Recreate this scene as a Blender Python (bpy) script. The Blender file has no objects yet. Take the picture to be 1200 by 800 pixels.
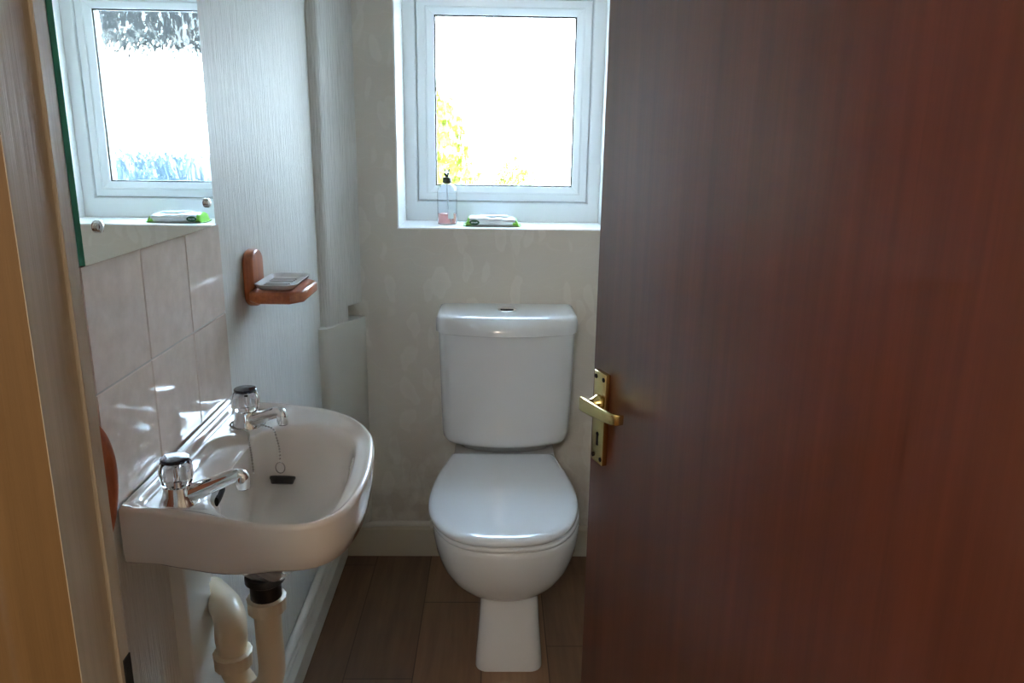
import bpy, bmesh, math, random
from mathutils import Vector, Matrix, noise
random.seed(7)
PI = math.pi
C = bpy.context.scene.collection
WORLD_LOC = {}

# ------------------------------------------------------------------ helpers
def srgb(r, g, b):
    f = lambda c: (c/255/12.92) if c/255 <= .04045 else ((c/255+.055)/1.055)**2.4
    return (f(r), f(g), f(b), 1.0)

def new_mat(name):
    m = bpy.data.materials.new(name); m.use_nodes = True
    nt = m.node_tree
    return m, nt, nt.nodes['Principled BSDF'], nt.nodes['Material Output']

def plain(name, col, rough=.5, metal=0.0, coat=0.0, spec=.5, bump=0.0, bscale=200.0, vary=0.0, vscale=6.0):
    m, nt, b, out = new_mat(name)
    b.inputs['Base Color'].default_value = col
    b.inputs['Roughness'].default_value = rough
    b.inputs['Metallic'].default_value = metal
    b.inputs['Coat Weight'].default_value = coat
    b.inputs['Coat Roughness'].default_value = .04
    b.inputs['Specular IOR Level'].default_value = spec
    tc = nt.nodes.new('ShaderNodeTexCoord')
    if bump:
        n = nt.nodes.new('ShaderNodeTexNoise'); n.inputs['Scale'].default_value = bscale
        n.inputs['Detail'].default_value = 3
        nt.links.new(tc.outputs['Object'], n.inputs['Vector'])
        bp = nt.nodes.new('ShaderNodeBump'); bp.inputs['Strength'].default_value = bump
        bp.inputs['Distance'].default_value = .002
        nt.links.new(n.outputs['Fac'], bp.inputs['Height']); nt.links.new(bp.outputs['Normal'], b.inputs['Normal'])
    if vary:
        n = nt.nodes.new('ShaderNodeTexNoise'); n.inputs['Scale'].default_value = vscale
        n.inputs['Detail'].default_value = 4
        nt.links.new(tc.outputs['Object'], n.inputs['Vector'])
        mx = nt.nodes.new('ShaderNodeMix'); mx.data_type = 'RGBA'
        mx.inputs['A'].default_value = tuple(c*(1-vary) for c in col[:3]) + (1,)
        mx.inputs['B'].default_value = tuple(min(1, c*(1+vary)) for c in col[:3]) + (1,)
        nt.links.new(n.outputs['Fac'], mx.inputs['Factor']); nt.links.new(mx.outputs['Result'], b.inputs['Base Color'])
    return m

def N(nt, kind, **kw):
    n = nt.nodes.new(kind)
    for k, v in kw.items(): setattr(n, k, v)
    return n
def mapped(nt, scale, coord='Object', loc=(0,0,0)):
    tc = N(nt, 'ShaderNodeTexCoord'); mp = N(nt, 'ShaderNodeMapping')
    mp.inputs['Scale'].default_value = scale; mp.inputs['Location'].default_value = loc
    nt.links.new(tc.outputs[coord], mp.inputs['Vector']); return mp.outputs['Vector']
def noise_tex(nt, vec, scale, detail=3, rough=.5):
    n = N(nt, 'ShaderNodeTexNoise'); n.inputs['Scale'].default_value = scale
    n.inputs['Detail'].default_value = detail; n.inputs['Roughness'].default_value = rough
    nt.links.new(vec, n.inputs['Vector']); return n.outputs['Fac']
def ramp(nt, fac, stops):
    r = N(nt, 'ShaderNodeValToRGB'); els = r.color_ramp.elements
    while len(els) < len(stops): els.new(.5)
    for e, (p, c) in zip(els, stops): e.position = p; e.color = c
    nt.links.new(fac, r.inputs['Fac']); return r.outputs['Color']
def mix(nt, fac, a, b, blend='MIX'):
    m = N(nt, 'ShaderNodeMix', data_type='RGBA', blend_type=blend)
    for s, v in (('Factor', fac), ('A', a), ('B', b)):
        if hasattr(v, 'links'): nt.links.new(v, m.inputs[s])
        else: m.inputs[s].default_value = v
    return m.outputs['Result']
def bump(nt, h, strength, dist=.002, normal=None):
    b = N(nt, 'ShaderNodeBump'); b.inputs['Strength'].default_value = strength; b.inputs['Distance'].default_value = dist
    nt.links.new(h, b.inputs['Height'])
    if normal is not None: nt.links.new(normal, b.inputs['Normal'])
    return b.outputs['Normal']
def math_n(nt, op, a, b=None):
    m = N(nt, 'ShaderNodeMath', operation=op)
    for i, v in enumerate((a, b)):
        if v is None: continue
        if hasattr(v, 'links'): nt.links.new(v, m.inputs[i])
        else: m.inputs[i].default_value = v
    return m.outputs[0]

def finish(name, bm, mats, parent=None, smooth=True, kind=None, angle=40, base=True):
    """one bmesh -> one object whose origin sits at the base of its shape"""
    bmesh.ops.recalc_face_normals(bm, faces=bm.faces)
    vs = [v.co for v in bm.verts]
    lo = Vector((min(v.x for v in vs), min(v.y for v in vs), min(v.z for v in vs)))
    hi = Vector((max(v.x for v in vs), max(v.y for v in vs), max(v.z for v in vs)))
    o_ = Vector(((lo.x+hi.x)/2, (lo.y+hi.y)/2, lo.z))
    for v in bm.verts: v.co -= o_
    me = bpy.data.meshes.new(name); bm.to_mesh(me); bm.free()
    if not isinstance(mats, (list, tuple)): mats = [mats]
    for m in mats: me.materials.append(m)
    ob = bpy.data.objects.new(name, me); C.objects.link(ob)
    if smooth:
        me.shade_smooth()
        try: me.set_sharp_from_angle(angle=math.radians(angle))
        except Exception: pass
    if parent is not None:
        ob.parent = parent; ob.location = o_ - WORLD_LOC[parent.name]
    else: ob.location = o_
    WORLD_LOC[ob.name] = o_
    if kind: ob['kind'] = kind
    return ob

def empty(name, loc, label=None, cat=None, group=None, kind=None):
    o = bpy.data.objects.new(name, None); C.objects.link(o); o.empty_display_size = .05
    o.location = loc; WORLD_LOC[o.name] = Vector(loc)
    return tag(o, label, cat, group, kind)
def tag(o, label=None, cat=None, group=None, kind=None):
    for k, v in (('label', label), ('category', cat), ('group', group), ('kind', kind)):
        if v: o[k] = v
    return o

def box(bm, x0, x1, y0, y1, z0, z1, bev=0, seg=2, mi=0):
    vs = [bm.verts.new((x, y, z)) for x in (x0, x1) for y in (y0, y1) for z in (z0, z1)]
    fs = [bm.faces.new([vs[i] for i in f]) for f in ((0,1,3,2),(4,6,7,5),(0,4,5,1),(2,3,7,6),(0,2,6,4),(1,5,7,3))]
    for f in fs: f.material_index = mi
    if bev:
        es = list({e for f in fs for e in f.edges})
        r = bmesh.ops.bevel(bm, geom=es, offset=bev, segments=seg, affect='EDGES', profile=.5, material=-1)
    return fs
def loft(bm, rings, closed=True, cap0=True, cap1=True, mi=0):
    R = [[bm.verts.new(p) for p in ring] for ring in rings]
    n = len(R[0])
    for a, b in zip(R, R[1:]):
        for i in range(n if closed else n-1):
            j = (i+1) % n
            f = bm.faces.new((a[i], a[j], b[j], b[i])); f.material_index = mi
    if cap0: bm.faces.new(R[0][::-1]).material_index = mi
    if cap1: bm.faces.new(R[-1]).material_index = mi
    return R
def lathe(bm, prof, loc=(0,0,0), rot=None, seg=32, mi=0, cap0=True, cap1=True, flute=0, nfl=8):
    M = Matrix.Translation(loc) @ (rot or Matrix())
    rings = []
    for r, z in prof:
        ring = []
        for i in range(seg):
            a = 2*PI*i/seg; rr = r*(1+flute*math.cos(nfl*a)) if flute else r
            ring.append(M @ Vector((rr*math.cos(a), rr*math.sin(a), z)))
        rings.append(ring)
    return loft(bm, rings, True, cap0, cap1, mi)
def tube(bm, pts, rad, seg=14, mi=0, cap=True, flat=None):
    """swept tube through pts; rad number or list; flat = (sx, sy) squash in the local frame"""
    pts = [Vector(p) for p in pts]; n = len(pts)
    if not isinstance(rad, (list, tuple)): rad = [rad]*n
    t0 = (pts[1]-pts[0]).normalized()
    up = Vector((0,0,1)) if abs(t0.z) < .9 else Vector((0,1,0))
    u = t0.cross(up).normalized(); rings = []; prev = t0
    for i in range(n):
        t = (pts[min(i+1,n-1)]-pts[max(i-1,0)]).normalized()
        q = prev.rotation_difference(t); u = (q @ u).normalized(); prev = t
        w = t.cross(u).normalized()
        sx, sy = flat if flat else (1, 1)
        rings.append([pts[i] + u*math.cos(2*PI*k/seg)*rad[i]*sx + w*math.sin(2*PI*k/seg)*rad[i]*sy for k in range(seg)])
    return loft(bm, rings, True, cap, cap, mi)
def smooth_path(pts, k=8):
    """Catmull-Rom through pts"""
    P = [Vector(p) for p in pts]; P = [2*P[0]-P[1]] + P + [2*P[-1]-P[-2]]; out = []
    for i in range(1, len(P)-2):
        for j in range(k):
            t = j/k; a, b, c, d = P[i-1], P[i], P[i+1], P[i+2]
            out.append(.5*((2*b)+(c-a)*t+(2*a-5*b+4*c-d)*t*t+(3*b-a-3*c+d)*t**3))
    out.append(P[-2]); return out
def prism(bm, poly, axis, a, b, bev=0, mi=0):
    """extrude a 2-D polygon along an axis ('x': poly=(y,z), 'y': (x,z), 'z': (x,y))"""
    def P(p, t):
        return {'x': (t, p[0], p[1]), 'y': (p[0], t, p[1]), 'z': (p[0], p[1], t)}[axis]
    R = loft(bm, [[P(p, a) for p in poly], [P(p, b) for p in poly]], mi=mi)
    if bev:
        es = set()
        for ring in R:
            for i in range(len(ring)):
                e = bm.edges.get((ring[i], ring[(i+1) % len(ring)]))
                if e: es.add(e)
        bmesh.ops.bevel(bm, geom=list(es), offset=bev, segments=3, affect='EDGES', profile=.5, material=-1)
    return R
def rect_ring(x0, x1, z0, z1, y): return [(x0,y,z0),(x1,y,z0),(x1,y,z1),(x0,y,z1)]
def rrect(x0, x1, y0, y1, r, z, k=5):
    out = []
    for cx, cy, a0 in ((x1-r,y1-r,0),(x0+r,y1-r,90),(x0+r,y0+r,180),(x1-r,y0+r,270)):
        for i in range(k+1):
            a = math.radians(a0+90*i/k); out.append((cx+r*math.cos(a), cy+r*math.sin(a), z))
    return out

# ------------------------------------------------------------------ materials
def mat_wallpaper_left():
    m, nt, b, out = new_mat('streaked_wallpaper')
    v = mapped(nt, (230, 230, 14)); n1 = noise_tex(nt, v, 1, 3, .6)
    v2 = mapped(nt, (70, 70, 9)); n2 = noise_tex(nt, v2, 1, 2)
    h = math_n(nt, 'ADD', n1, math_n(nt, 'MULTIPLY', n2, .8))
    col = mix(nt, n1, srgb(196,193,187), srgb(232,230,225))
    nt.links.new(col, b.inputs['Base Color'])
    b.inputs['Roughness'].default_value = .42
    nt.links.new(bump(nt, h, 1.0, .0032), b.inputs['Normal'])
    return m
def mat_wallpaper_back():
    m, nt, b, out = new_mat('leaf_wallpaper')
    v = mapped(nt, (1, 1, 1))
    w = N(nt, 'ShaderNodeTexNoise'); w.inputs['Scale'].default_value = 9; nt.links.new(v, w.inputs['Vector'])
    vv = N(nt, 'ShaderNodeVectorMath', operation='MULTIPLY_ADD'); vv.inputs[1].default_value = (.09,.09,.09)
    nt.links.new(w.outputs['Color'], vv.inputs[0]); nt.links.new(v, vv.inputs[2])
    vo = N(nt, 'ShaderNodeTexVoronoi', feature='SMOOTH_F1'); vo.inputs['Scale'].default_value = 1
    vo.inputs['Smoothness'].default_value = .25
    mp = N(nt, 'ShaderNodeMapping'); mp.inputs['Scale'].default_value = (22, 1, 9); mp.inputs['Rotation'].default_value = (0, .7, 0)
    nt.links.new(vv.outputs[0], mp.inputs['Vector']); nt.links.new(mp.outputs['Vector'], vo.inputs['Vector'])
    wv = N(nt, 'ShaderNodeTexWave', wave_type='RINGS'); wv.inputs['Scale'].default_value = 4.2; wv.inputs['Distortion'].default_value = 9
    wv.inputs['Detail'].default_value = 1; wv.inputs['Detail Scale'].default_value = 1.4
    nt.links.new(vv.outputs[0], wv.inputs['Vector'])
    leaf = ramp(nt, vo.outputs['Distance'], [(.0,(.3,.3,.3,1)),(.34,(.9,.9,.9,1)),(.40,(0,0,0,1))])
    line = ramp(nt, wv.outputs['Fac'], [(.42,(0,0,0,1)),(.5,(1,1,1,1)),(.58,(0,0,0,1))])
    pat = mix(nt, .5, leaf, line, 'ADD')
    fine = noise_tex(nt, mapped(nt, (300,300,120)), 1, 2)
    base = mix(nt, pat, srgb(216,210,200), srgb(224,219,210))
    # damp staining low in the corner
    z = N(nt, 'ShaderNodeSeparateXYZ'); g = N(nt, 'ShaderNodeNewGeometry'); nt.links.new(g.outputs['Position'], z.inputs[0])
    zr = N(nt, 'ShaderNodeMapRange'); zr.inputs['From Min'].default_value = .55; zr.inputs['From Max'].default_value = .08
    nt.links.new(z.outputs['Z'], zr.inputs['Value'])
    st = ramp(nt, noise_tex(nt, v, 7, 4, .6), [(.46,(0,0,0,1)),(.56,(1,1,1,1))])
    stain = math_n(nt, 'MULTIPLY', math_n(nt, 'MULTIPLY', zr.outputs['Result'], st), .38)
    nt.links.new(mix(nt, stain, base, srgb(150,128,104)), b.inputs['Base Color'])
    b.inputs['Roughness'].default_value = .5
    n1 = bump(nt, pat, .22, .0009)
    nt.links.new(bump(nt, fine, .3, .0008, n1), b.inputs['Normal'])
    return m
def mat_floor():
    m, nt, b, out = new_mat('wood_plank_vinyl')
    g = N(nt, 'ShaderNodeNewGeometry'); s = N(nt, 'ShaderNodeSeparateXYZ'); nt.links.new(g.outputs['Position'], s.inputs[0])
    W_, L_ = .17, .854
    cx = math_n(nt, 'DIVIDE', math_n(nt, 'ADD', s.outputs['X'], 3.767), W_)
    col = math_n(nt, 'FLOOR', cx)
    fx = math_n(nt, 'FRACT', cx)
    off = math_n(nt, 'MULTIPLY', math_n(nt, 'SUBTRACT', col, 20), .327)
    yy = math_n(nt, 'DIVIDE', math_n(nt, 'SUBTRACT', math_n(nt, 'SUBTRACT', s.outputs['Y'], off), 1.65-20*L_), L_)
    row = math_n(nt, 'FLOOR', yy); fy = math_n(nt, 'FRACT', yy)
    cmb = N(nt, 'ShaderNodeCombineXYZ'); nt.links.new(col, cmb.inputs['X']); nt.links.new(row, cmb.inputs['Y'])
    wn = N(nt, 'ShaderNodeTexWhiteNoise', noise_dimensions='2D'); nt.links.new(cmb.outputs[0], wn.inputs['Vector'])
    tone = ramp(nt, wn.outputs['Value'], [(0,srgb(122,92,70)),(.5,srgb(146,110,83)),(1,srgb(182,142,108))])
    grain = noise_tex(nt, mapped(nt, (60, 4, 1), 'Object'), 1, 5, .65)
    gr2 = ramp(nt, noise_tex(nt, mapped(nt, (26, 2.2, 1)), 1, 3, .7), [(.35,(.62,.6,.58,1)),(.65,(1.15,1.15,1.15,1))])
    c = mix(nt, .55, tone, gr2, 'MULTIPLY')
    c = mix(nt, math_n(nt, 'MULTIPLY', grain, .35), c, srgb(92,66,48))
    ex = math_n(nt, 'LESS_THAN', math_n(nt, 'ABSOLUTE', math_n(nt, 'SUBTRACT', fx, .5)), .491)
    ey = math_n(nt, 'LESS_THAN', math_n(nt, 'ABSOLUTE', math_n(nt, 'SUBTRACT', fy, .5)), .498)
    seam = math_n(nt, 'MULTIPLY', ex, ey)
    c = mix(nt, seam, srgb(84,60,44), c)
    nt.links.new(c, b.inputs['Base Color']); b.inputs['Roughness'].default_value = .5
    nt.links.new(bump(nt, grain, .12, .001), b.inputs['Normal'])
    return m
def mat_door():
    m, nt, b, out = new_mat('mahogany_veneer')
    v = mapped(nt, (55, 55, 1.6)); n1 = noise_tex(nt, v, 1, 5, .6)
    v2 = mapped(nt, (300, 300, 7)); n2 = noise_tex(nt, v2, 1, 2)
    n3 = noise_tex(nt, mapped(nt, (9, 9, .6)), 1, 2)
    c = ramp(nt, n1, [(.25,srgb(86,46,34)),(.55,srgb(102,55,40)),(.8,srgb(116,63,46))])
    c = mix(nt, .5, c, ramp(nt, n3, [(.3,(.8,.78,.78,1)),(.7,(1.1,1.1,1.1,1))]), 'MULTIPLY')
    c = mix(nt, math_n(nt, 'MULTIPLY', n2, .25), c, srgb(62,28,20))
    nt.links.new(c, b.inputs['Base Color']); b.inputs['Roughness'].default_value = .36; b.inputs['Coat Weight'].default_value = .7; b.inputs['Coat Roughness'].default_value = .22
    b.inputs['Specular IOR Level'].default_value = .5
    nt.links.new(bump(nt, n2, .07, .0008), b.inputs['Normal'])
    return m
def mat_wood(name, a, bcol, rough=.35, axis='y'):
    m, nt, b, out = new_mat(name)
    sc = {'x': (12,120,120), 'y': (120,12,120), 'z': (120,120,12)}[axis]
    n1 = noise_tex(nt, mapped(nt, sc), 1, 4, .6)
    nt.links.new(ramp(nt, n1, [(.3,a),(.7,bcol)]), b.inputs['Base Color'])
    b.inputs['Roughness'].default_value = rough; b.inputs['Coat Weight'].default_value = .3
    nt.links.new(bump(nt, n1, .1, .0006), b.inputs['Normal'])
    return m
def mat_painted_timber(name, a, bcol, rough=.45):
    m, nt, b, out = new_mat(name)
    n1 = noise_tex(nt, mapped(nt, (160,160,3)), 1, 5, .7)
    n2 = noise_tex(nt, mapped(nt, (14,14,4)), 1, 4, .6)
    c = mix(nt, n2, a, bcol)
    c = mix(nt, .45, c, ramp(nt, n1, [(.35,(.78,.76,.73,1)),(.6,(1.04,1.04,1.04,1))]), 'MULTIPLY')
    nt.links.new(c, b.inputs['Base Color']); b.inputs['Roughness'].default_value = rough
    h = math_n(nt, 'ADD', n1, n2)
    nt.links.new(bump(nt, h, .35, .0015), b.inputs['Normal'])
    return m
def mat_obscure_glass():
    """patterned bathroom glass: clear where thin, lens-like where the pattern swells"""
    m, nt, b, out = new_mat('patterned_obscure_glass')
    nt.nodes.remove(b)
    v = mapped(nt, (23, 1, 10)); n1 = noise_tex(nt, v, 1, 2.2, .45)
    n2 = noise_tex(nt, mapped(nt, (60, 1, 36)), 1, 1)
    h = math_n(nt, 'ADD', n1, math_n(nt, 'MULTIPLY', n2, .25))
    gl = N(nt, 'ShaderNodeBsdfGlass'); gl.inputs['IOR'].default_value = 1.45; gl.inputs['Roughness'].default_value = 0
    gl.inputs['Color'].default_value = (.97,.99,.98,1)
    nt.links.new(bump(nt, h, 1.0, .0095), gl.inputs['Normal'])
    tr = N(nt, 'ShaderNodeBsdfTransparent'); tr.inputs['Color'].default_value = (.97,.99,.98,1)
    mx = N(nt, 'ShaderNodeMixShader'); mx.inputs[0].default_value = .97
    nt.links.new(tr.outputs[0], mx.inputs[1]); nt.links.new(gl.outputs[0], mx.inputs[2]); nt.links.new(mx.outputs[0], out.inputs['Surface'])
    return m
def mat_clear(name, col=(1,1,1,1), rough=.0, ior=1.45):
    m, nt, b, out = new_mat(name)
    b.inputs['Base Color'].default_value = col; b.inputs['Transmission Weight'].default_value = 1
    b.inputs['Roughness'].default_value = rough; b.inputs['IOR'].default_value = ior
    return m
def mat_leaf(name, a, bcol):
    m, nt, b, out = new_mat(name)
    n1 = noise_tex(nt, mapped(nt, (1,1,1)), 14, 3)
    nt.links.new(ramp(nt, n1, [(.3,a),(.7,bcol)]), b.inputs['Base Color']); b.inputs['Roughness'].default_value = .6
    return m
M = {}
M['wall_left'] = mat_wallpaper_left(); M['wall_back'] = mat_wallpaper_back()
M['floor'] = mat_floor(); M['door'] = mat_door()
M['paint'] = plain('white_gloss_paint', srgb(226,224,216), .3, bump=.15, bscale=60, vary=.04)
M['cream'] = plain('aged_cream_paint', srgb(205,196,178), .45, bump=.2, bscale=90, vary=.06)
M['casing'] = plain('off_white_casing_paint', srgb(214,212,204), .45, bump=.25, bscale=70, vary=.05)
M['recess'] = plain('painted_notch_shade', srgb(92,92,86), .9, bump=.5, bscale=120)  # dark grey puts the shade inside the casing notch into the colour
M['emulsion'] = plain('pale_emulsion', srgb(222,216,205), .7, bump=.2, bscale=150)
M['ceiling'] = plain('ceiling_white', srgb(235,232,226), .8)
M['hall'] = plain('hall_emulsion', srgb(208,203,194), .8, bump=.2, bscale=150)
M['carpet'] = plain('hall_carpet', srgb(120,92,66), .95, bump=.8, bscale=600)
M['upvc'] = plain('white_upvc', srgb(232,236,238), .22)
M['sill'] = plain('white_sill_paint', srgb(238,238,236), .3, bump=.1, bscale=80, vary=.03)
M['seal'] = plain('black_rubber', srgb(28,30,30), .6)
M['glass'] = mat_obscure_glass()
M['ceramic'] = plain('white_ceramic', srgb(226,228,230), .09, coat=.5)
M['ceramic_basin'] = plain('basin_ceramic', srgb(230,223,216), .09, coat=.5)
M['seat'] = plain('white_seat_plastic', srgb(226,229,234), .16, coat=.2)
M['chrome'] = plain('chrome', (.86,.87,.88,1), .07, metal=1)
M['brass'] = plain('polished_brass', srgb(214,190,128), .2, metal=1, vary=.1, vscale=90)
M['dark_hole'] = plain('dark_recess', srgb(14,14,14), .8)
M['iron'] = plain('blackened_steel', srgb(46,46,44), .5, metal=.6)
M['acrylic'] = mat_clear('clear_acrylic', (.97,.98,1,1), .02, 1.47)
M['navy'] = plain('navy_cap', srgb(22,30,52), .12, coat=.6)
M['rubber'] = plain('black_plastic', srgb(34,35,36), .4)
M['bead'] = plain('bead_chain_steel', (.55,.54,.52,1), .25, metal=1)
M['plastic'] = plain('aged_white_pipe', srgb(222,203,174), .3, vary=.05)
M['pine'] = mat_wood('orange_pine', srgb(150,76,36), srgb(186,104,54), .35, 'z')
M['pine_shelf'] = mat_wood('orange_pine_shelf', srgb(150,76,36), srgb(186,104,54), .35, 'y')
M['redwood'] = mat_wood('red_brown_wood', srgb(156,80,40), srgb(196,110,60), .35, 'z')
M['dish'] = plain('milky_plastic', srgb(238,238,240), .2)
M['dish'].node_tree.nodes['Principled BSDF'].inputs['Transmission Weight'].default_value = .25
M['jamb'] = mat_painted_timber('weathered_jamb_paint', srgb(174,161,140), srgb(198,186,164))
M['tan'] = mat_painted_timber('tan_architrave_paint', srgb(110,82,48), srgb(126,96,58), .5)
M['liquid'] = mat_clear('pink_soap', (.93,.42,.38,1), .0, 1.36)
M['bottle'] = mat_clear('clear_bottle_plastic', (.97,.98,1,1), .02, 1.2)
M['pump'] = plain('dark_green_pump', srgb(40,50,36), .4)
M['tag'] = plain('pale_label', srgb(225,232,238), .5)
M['pack'] = plain('white_pack_film', srgb(228,236,238), .25, vary=.03)
M['pack_green'] = plain('lime_pack_film', srgb(132,196,74), .3)
M['pack_logo'] = plain('dark_green_print', srgb(22,92,58), .4)
M['pack_print'] = plain('pink_print', srgb(206,120,140), .4)

def mat_tile():
    m, nt, b, out = new_mat('cream_tile')
    n1 = noise_tex(nt, mapped(nt, (1,30,30)), 1, 4, .6)
    n2 = noise_tex(nt, mapped(nt, (1,14,14)), 1, 2)
    nt.links.new(ramp(nt, n1, [(.3,srgb(216,198,186)),(.7,srgb(230,214,203))]), b.inputs['Base Color'])
    b.inputs['Roughness'].default_value = .08
    nt.links.new(bump(nt, n2, .07, .002), b.inputs['Normal'])
    return m
M['tile'] = mat_tile(); M['grout'] = plain('grout', srgb(190,184,176), .7)
def mat_mirror():
    m, nt, b, out = new_mat('mirror_silver')
    b.inputs['Base Color'].default_value = (.86,.90,.885,1); b.inputs['Metallic'].default_value = 1; b.inputs['Roughness'].default_value = 0
    return m
M['mirror'] = mat_mirror(); M['mirror_edge'] = plain('green_glass_edge', srgb(74,158,136), .15)

# ------------------------------------------------------------------ room dimensions (metres; camera stands in the hall at y=0)
YB = 2.25; XL = -.484; XR = .50; ZC = 2.36
YF0, YF1 = .4225, .515                       # front wall (hall side, room side)
WX0, WX1, WZ0, WZ1 = -.279, .319, 1.044, 1.735

# ------------------------------------------------------------------ shell
bm = bmesh.new(); box(bm, -1.6, 1.8, YF0, 2.62, -.06, 0); finish('floor', bm, M['floor'], kind='structure', smooth=False)
bm = bmesh.new(); box(bm, -1.6, 1.8, -1.9, YF0, -.06, 0); finish('floor_hall', bm, M['carpet'], kind='structure', smooth=False)
bm = bmesh.new(); box(bm, -1.7, 1.9, -2.0, 2.62, ZC, ZC+.08); finish('ceiling', bm, M['ceiling'], kind='structure', smooth=False)
bm = bmesh.new(); box(bm, XL-.12, XL, YF1, 2.62, 0, ZC); finish('wall_left', bm, M['wall_left'], kind='structure', smooth=False)
bm = bmesh.new(); box(bm, XR, XR+.12, YF1, 2.62, 0, ZC); finish('wall_right', bm, M['emulsion'], kind='structure', smooth=False)
# back wall with the window opening
bm = bmesh.new()
rings = [rect_ring(XL, XR, 0, ZC, YB), rect_ring(WX0, WX1, WZ0, WZ1, YB), rect_ring(WX0, WX1, WZ0, WZ1, YB+.27), rect_ring(XL, XR, 0, ZC, YB+.27)]
R = loft(bm, rings + [rings[0]], cap0=False, cap1=False)
bmesh.ops.remove_doubles(bm, verts=bm.verts, dist=1e-6)
for f in bm.faces:
    c = f.calc_center_median()
    if YB+.01 < c.y < YB+.26 and WX0-.001 <= c.x <= WX1+.001 and WZ0-.001 <= c.z <= WZ1+.001: f.material_index = 1
es = [e for e in bm.edges if all(abs(v.co.y-YB) < 1e-5 and WX0-.001 <= v.co.x <= WX1+.001 and WZ0-.001 <= v.co.z <= WZ1+.001 for v in e.verts)]
bmesh.ops.bevel(bm, geom=es, offset=.005, segments=3, affect='EDGES', profile=.5, material=1)
finish('wall_back', bm, [M['wall_back'], M['sill']], kind='structure', angle=30)
# front wall with the doorway (three runs joined as one outline)
JX0, JX1, JZ = -.316, .47, 2.03
bm = bmesh.new()
prism(bm, [(-1.7,0),(JX0,0),(JX0,JZ),(JX1,JZ),(JX1,0),(1.9,0),(1.9,ZC),(-1.7,ZC)], 'y', YF0+.004, YF1)
finish('wall_front', bm, M['hall'], kind='structure', smooth=False)
bm = bmesh.new(); prism(bm, [(-1.7,YF0),(-1.7,-2.0),(1.9,-2.0),(1.9,YF0),(1.8,YF0),(1.8,-1.9),(-1.6,-1.9),(-1.6,YF0)], 'z', 0, ZC)
finish('wall_hall', bm, M['hall'], kind='structure', smooth=False)

# skirting boards
def skirt_prof(x0, s, h): return [(x0,0),(x0+s*.021,0),(x0+s*.021,.058),(x0+s*.0200,.061),(x0+s*.008,.079),(x0,.081)]
bm = bmesh.new(); prism(bm, skirt_prof(XL, 1, .098), 'y', YF1+.001, YB); finish('baseboard_left', bm, M['paint'], kind='structure', smooth=False)
bm = bmesh.new(); prism(bm, [(YB,0),(YB-.018,0),(YB-.018,.092),(YB-.012,.101),(YB,.101)], 'x', XL+.022, XR-.001); finish('baseboard_back', bm, M['cream'], kind='structure', smooth=False)

# boxed-in pipes in the back left corner: upper casing above, a wider lower casing below with a notch cut in it
def casing(name, prof, z0, z1, mat, cut=None, bev=.006):
    bm = bmesh.new(); k = smooth_path([(x,y,0) for x,y in prof], 5)
    poly = [(p.x,p.y) for p in k] + [(XL, YB)]
    prism(bm, poly, 'z', z0, z1, bev=0)
    return bm
UP = [(XL,2.105),(-.468,2.106),(-.458,2.112),(-.452,2.124),(-.430,2.175),(-.405,2.226),(-.393,YB)]
LOW = [(XL,2.074),(-.468,2.078),(-.455,2.092),(-.436,2.135),(-.412,2.188),(-.392,2.225),(-.384,YB)]
def sharp_front(prof):  # square front edge, soft far side
    k = [(p.x,p.y) for p in smooth_path([(x,y,0) for x,y in prof[2:]], 6)]
    return prof[:2] + k + [(XL, YB)]
upf = sharp_front(UP); bm = bmesh.new()
cut = [p for p in upf[:-1] if p[1] < 2.19] + [(-.4225,2.19),(XL+.004,2.19),(XL+.004,YB)]
rings = [[(x,y,z) for x,y in upf] for z in (.824, ZC)]
loft(bm, rings); prism(bm, cut + [(XL,YB)], 'z', .775, .824)
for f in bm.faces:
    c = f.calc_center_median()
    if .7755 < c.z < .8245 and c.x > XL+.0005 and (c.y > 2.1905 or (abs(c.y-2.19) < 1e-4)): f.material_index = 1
finish('trim_1', bm, [M['wall_left'], M['recess']], kind='structure', angle=35)
bm = bmesh.new()
k = [(p.x,p.y) for p in smooth_path([(x,y,0) for x,y in LOW], 6)] + [(XL, YB)]
prism(bm, k, 'z', .124, .782)
es = [e for e in bm.edges if all(abs(v.co.z-.782) < 1e-5 for v in e.verts) and not any(abs(v.co.x-XL) < 1e-5 and abs(v.co.y-YB) < 1e-5 for v in e.verts)]
finish('trim_2', bm, M['casing'], kind='structure', angle=35)

# boxing under the basin (near side tan, front white)
bm = bmesh.new(); prism(bm, [(XL,1.045),(-.464,1.045),(-.462,1.047),(-.462,1.133),(-.464,1.135),(-.4745,1.1352),(-.4745,1.172),(-.476,1.1735),(XL,1.1735)], 'z', .09, .752)
finish('trim_3', bm, M['paint'], kind='structure')

# door frame: lining with stop on the latch side, head and hinge side
bm = bmesh.new()
prism(bm, [(JX0,YF0),(-.2500,YF0),(-.2500,.4095),(-.2495,.4095),(-.2495,.4490),(-.2488,.4500),(-.2474,.4500),(-.2474,.462),(-.3065,.462),(-.3065,YF1),(JX0,YF1)], 'z', 0, JZ-.03, bev=0)
lining = finish('trim_4', bm, M['jamb'], kind='structure', smooth=False)
bm = bmesh.new(); box(bm, -.2520, -.2466, .4535, .4630, .86, .957, .0005); box(bm, -.2472, -.2462, .456, .4605, .885, .93, .0003)
finish('strike_plate', bm, M['iron'], parent=lining, smooth=False)
bm = bmesh.new(); prism(bm, [(JX1,YF0),(.445,YF0),(.445,YF1),(JX1,YF1)], 'z', 0, JZ-.03)
finish('trim_5', bm, M['jamb'], kind='structure', smooth=False)
bm = bmesh.new(); box(bm, JX0, JX1, YF0, YF1, JZ-.03, JZ); finish('trim_6', bm, M['jamb'], kind='structure', smooth=False)
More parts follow.
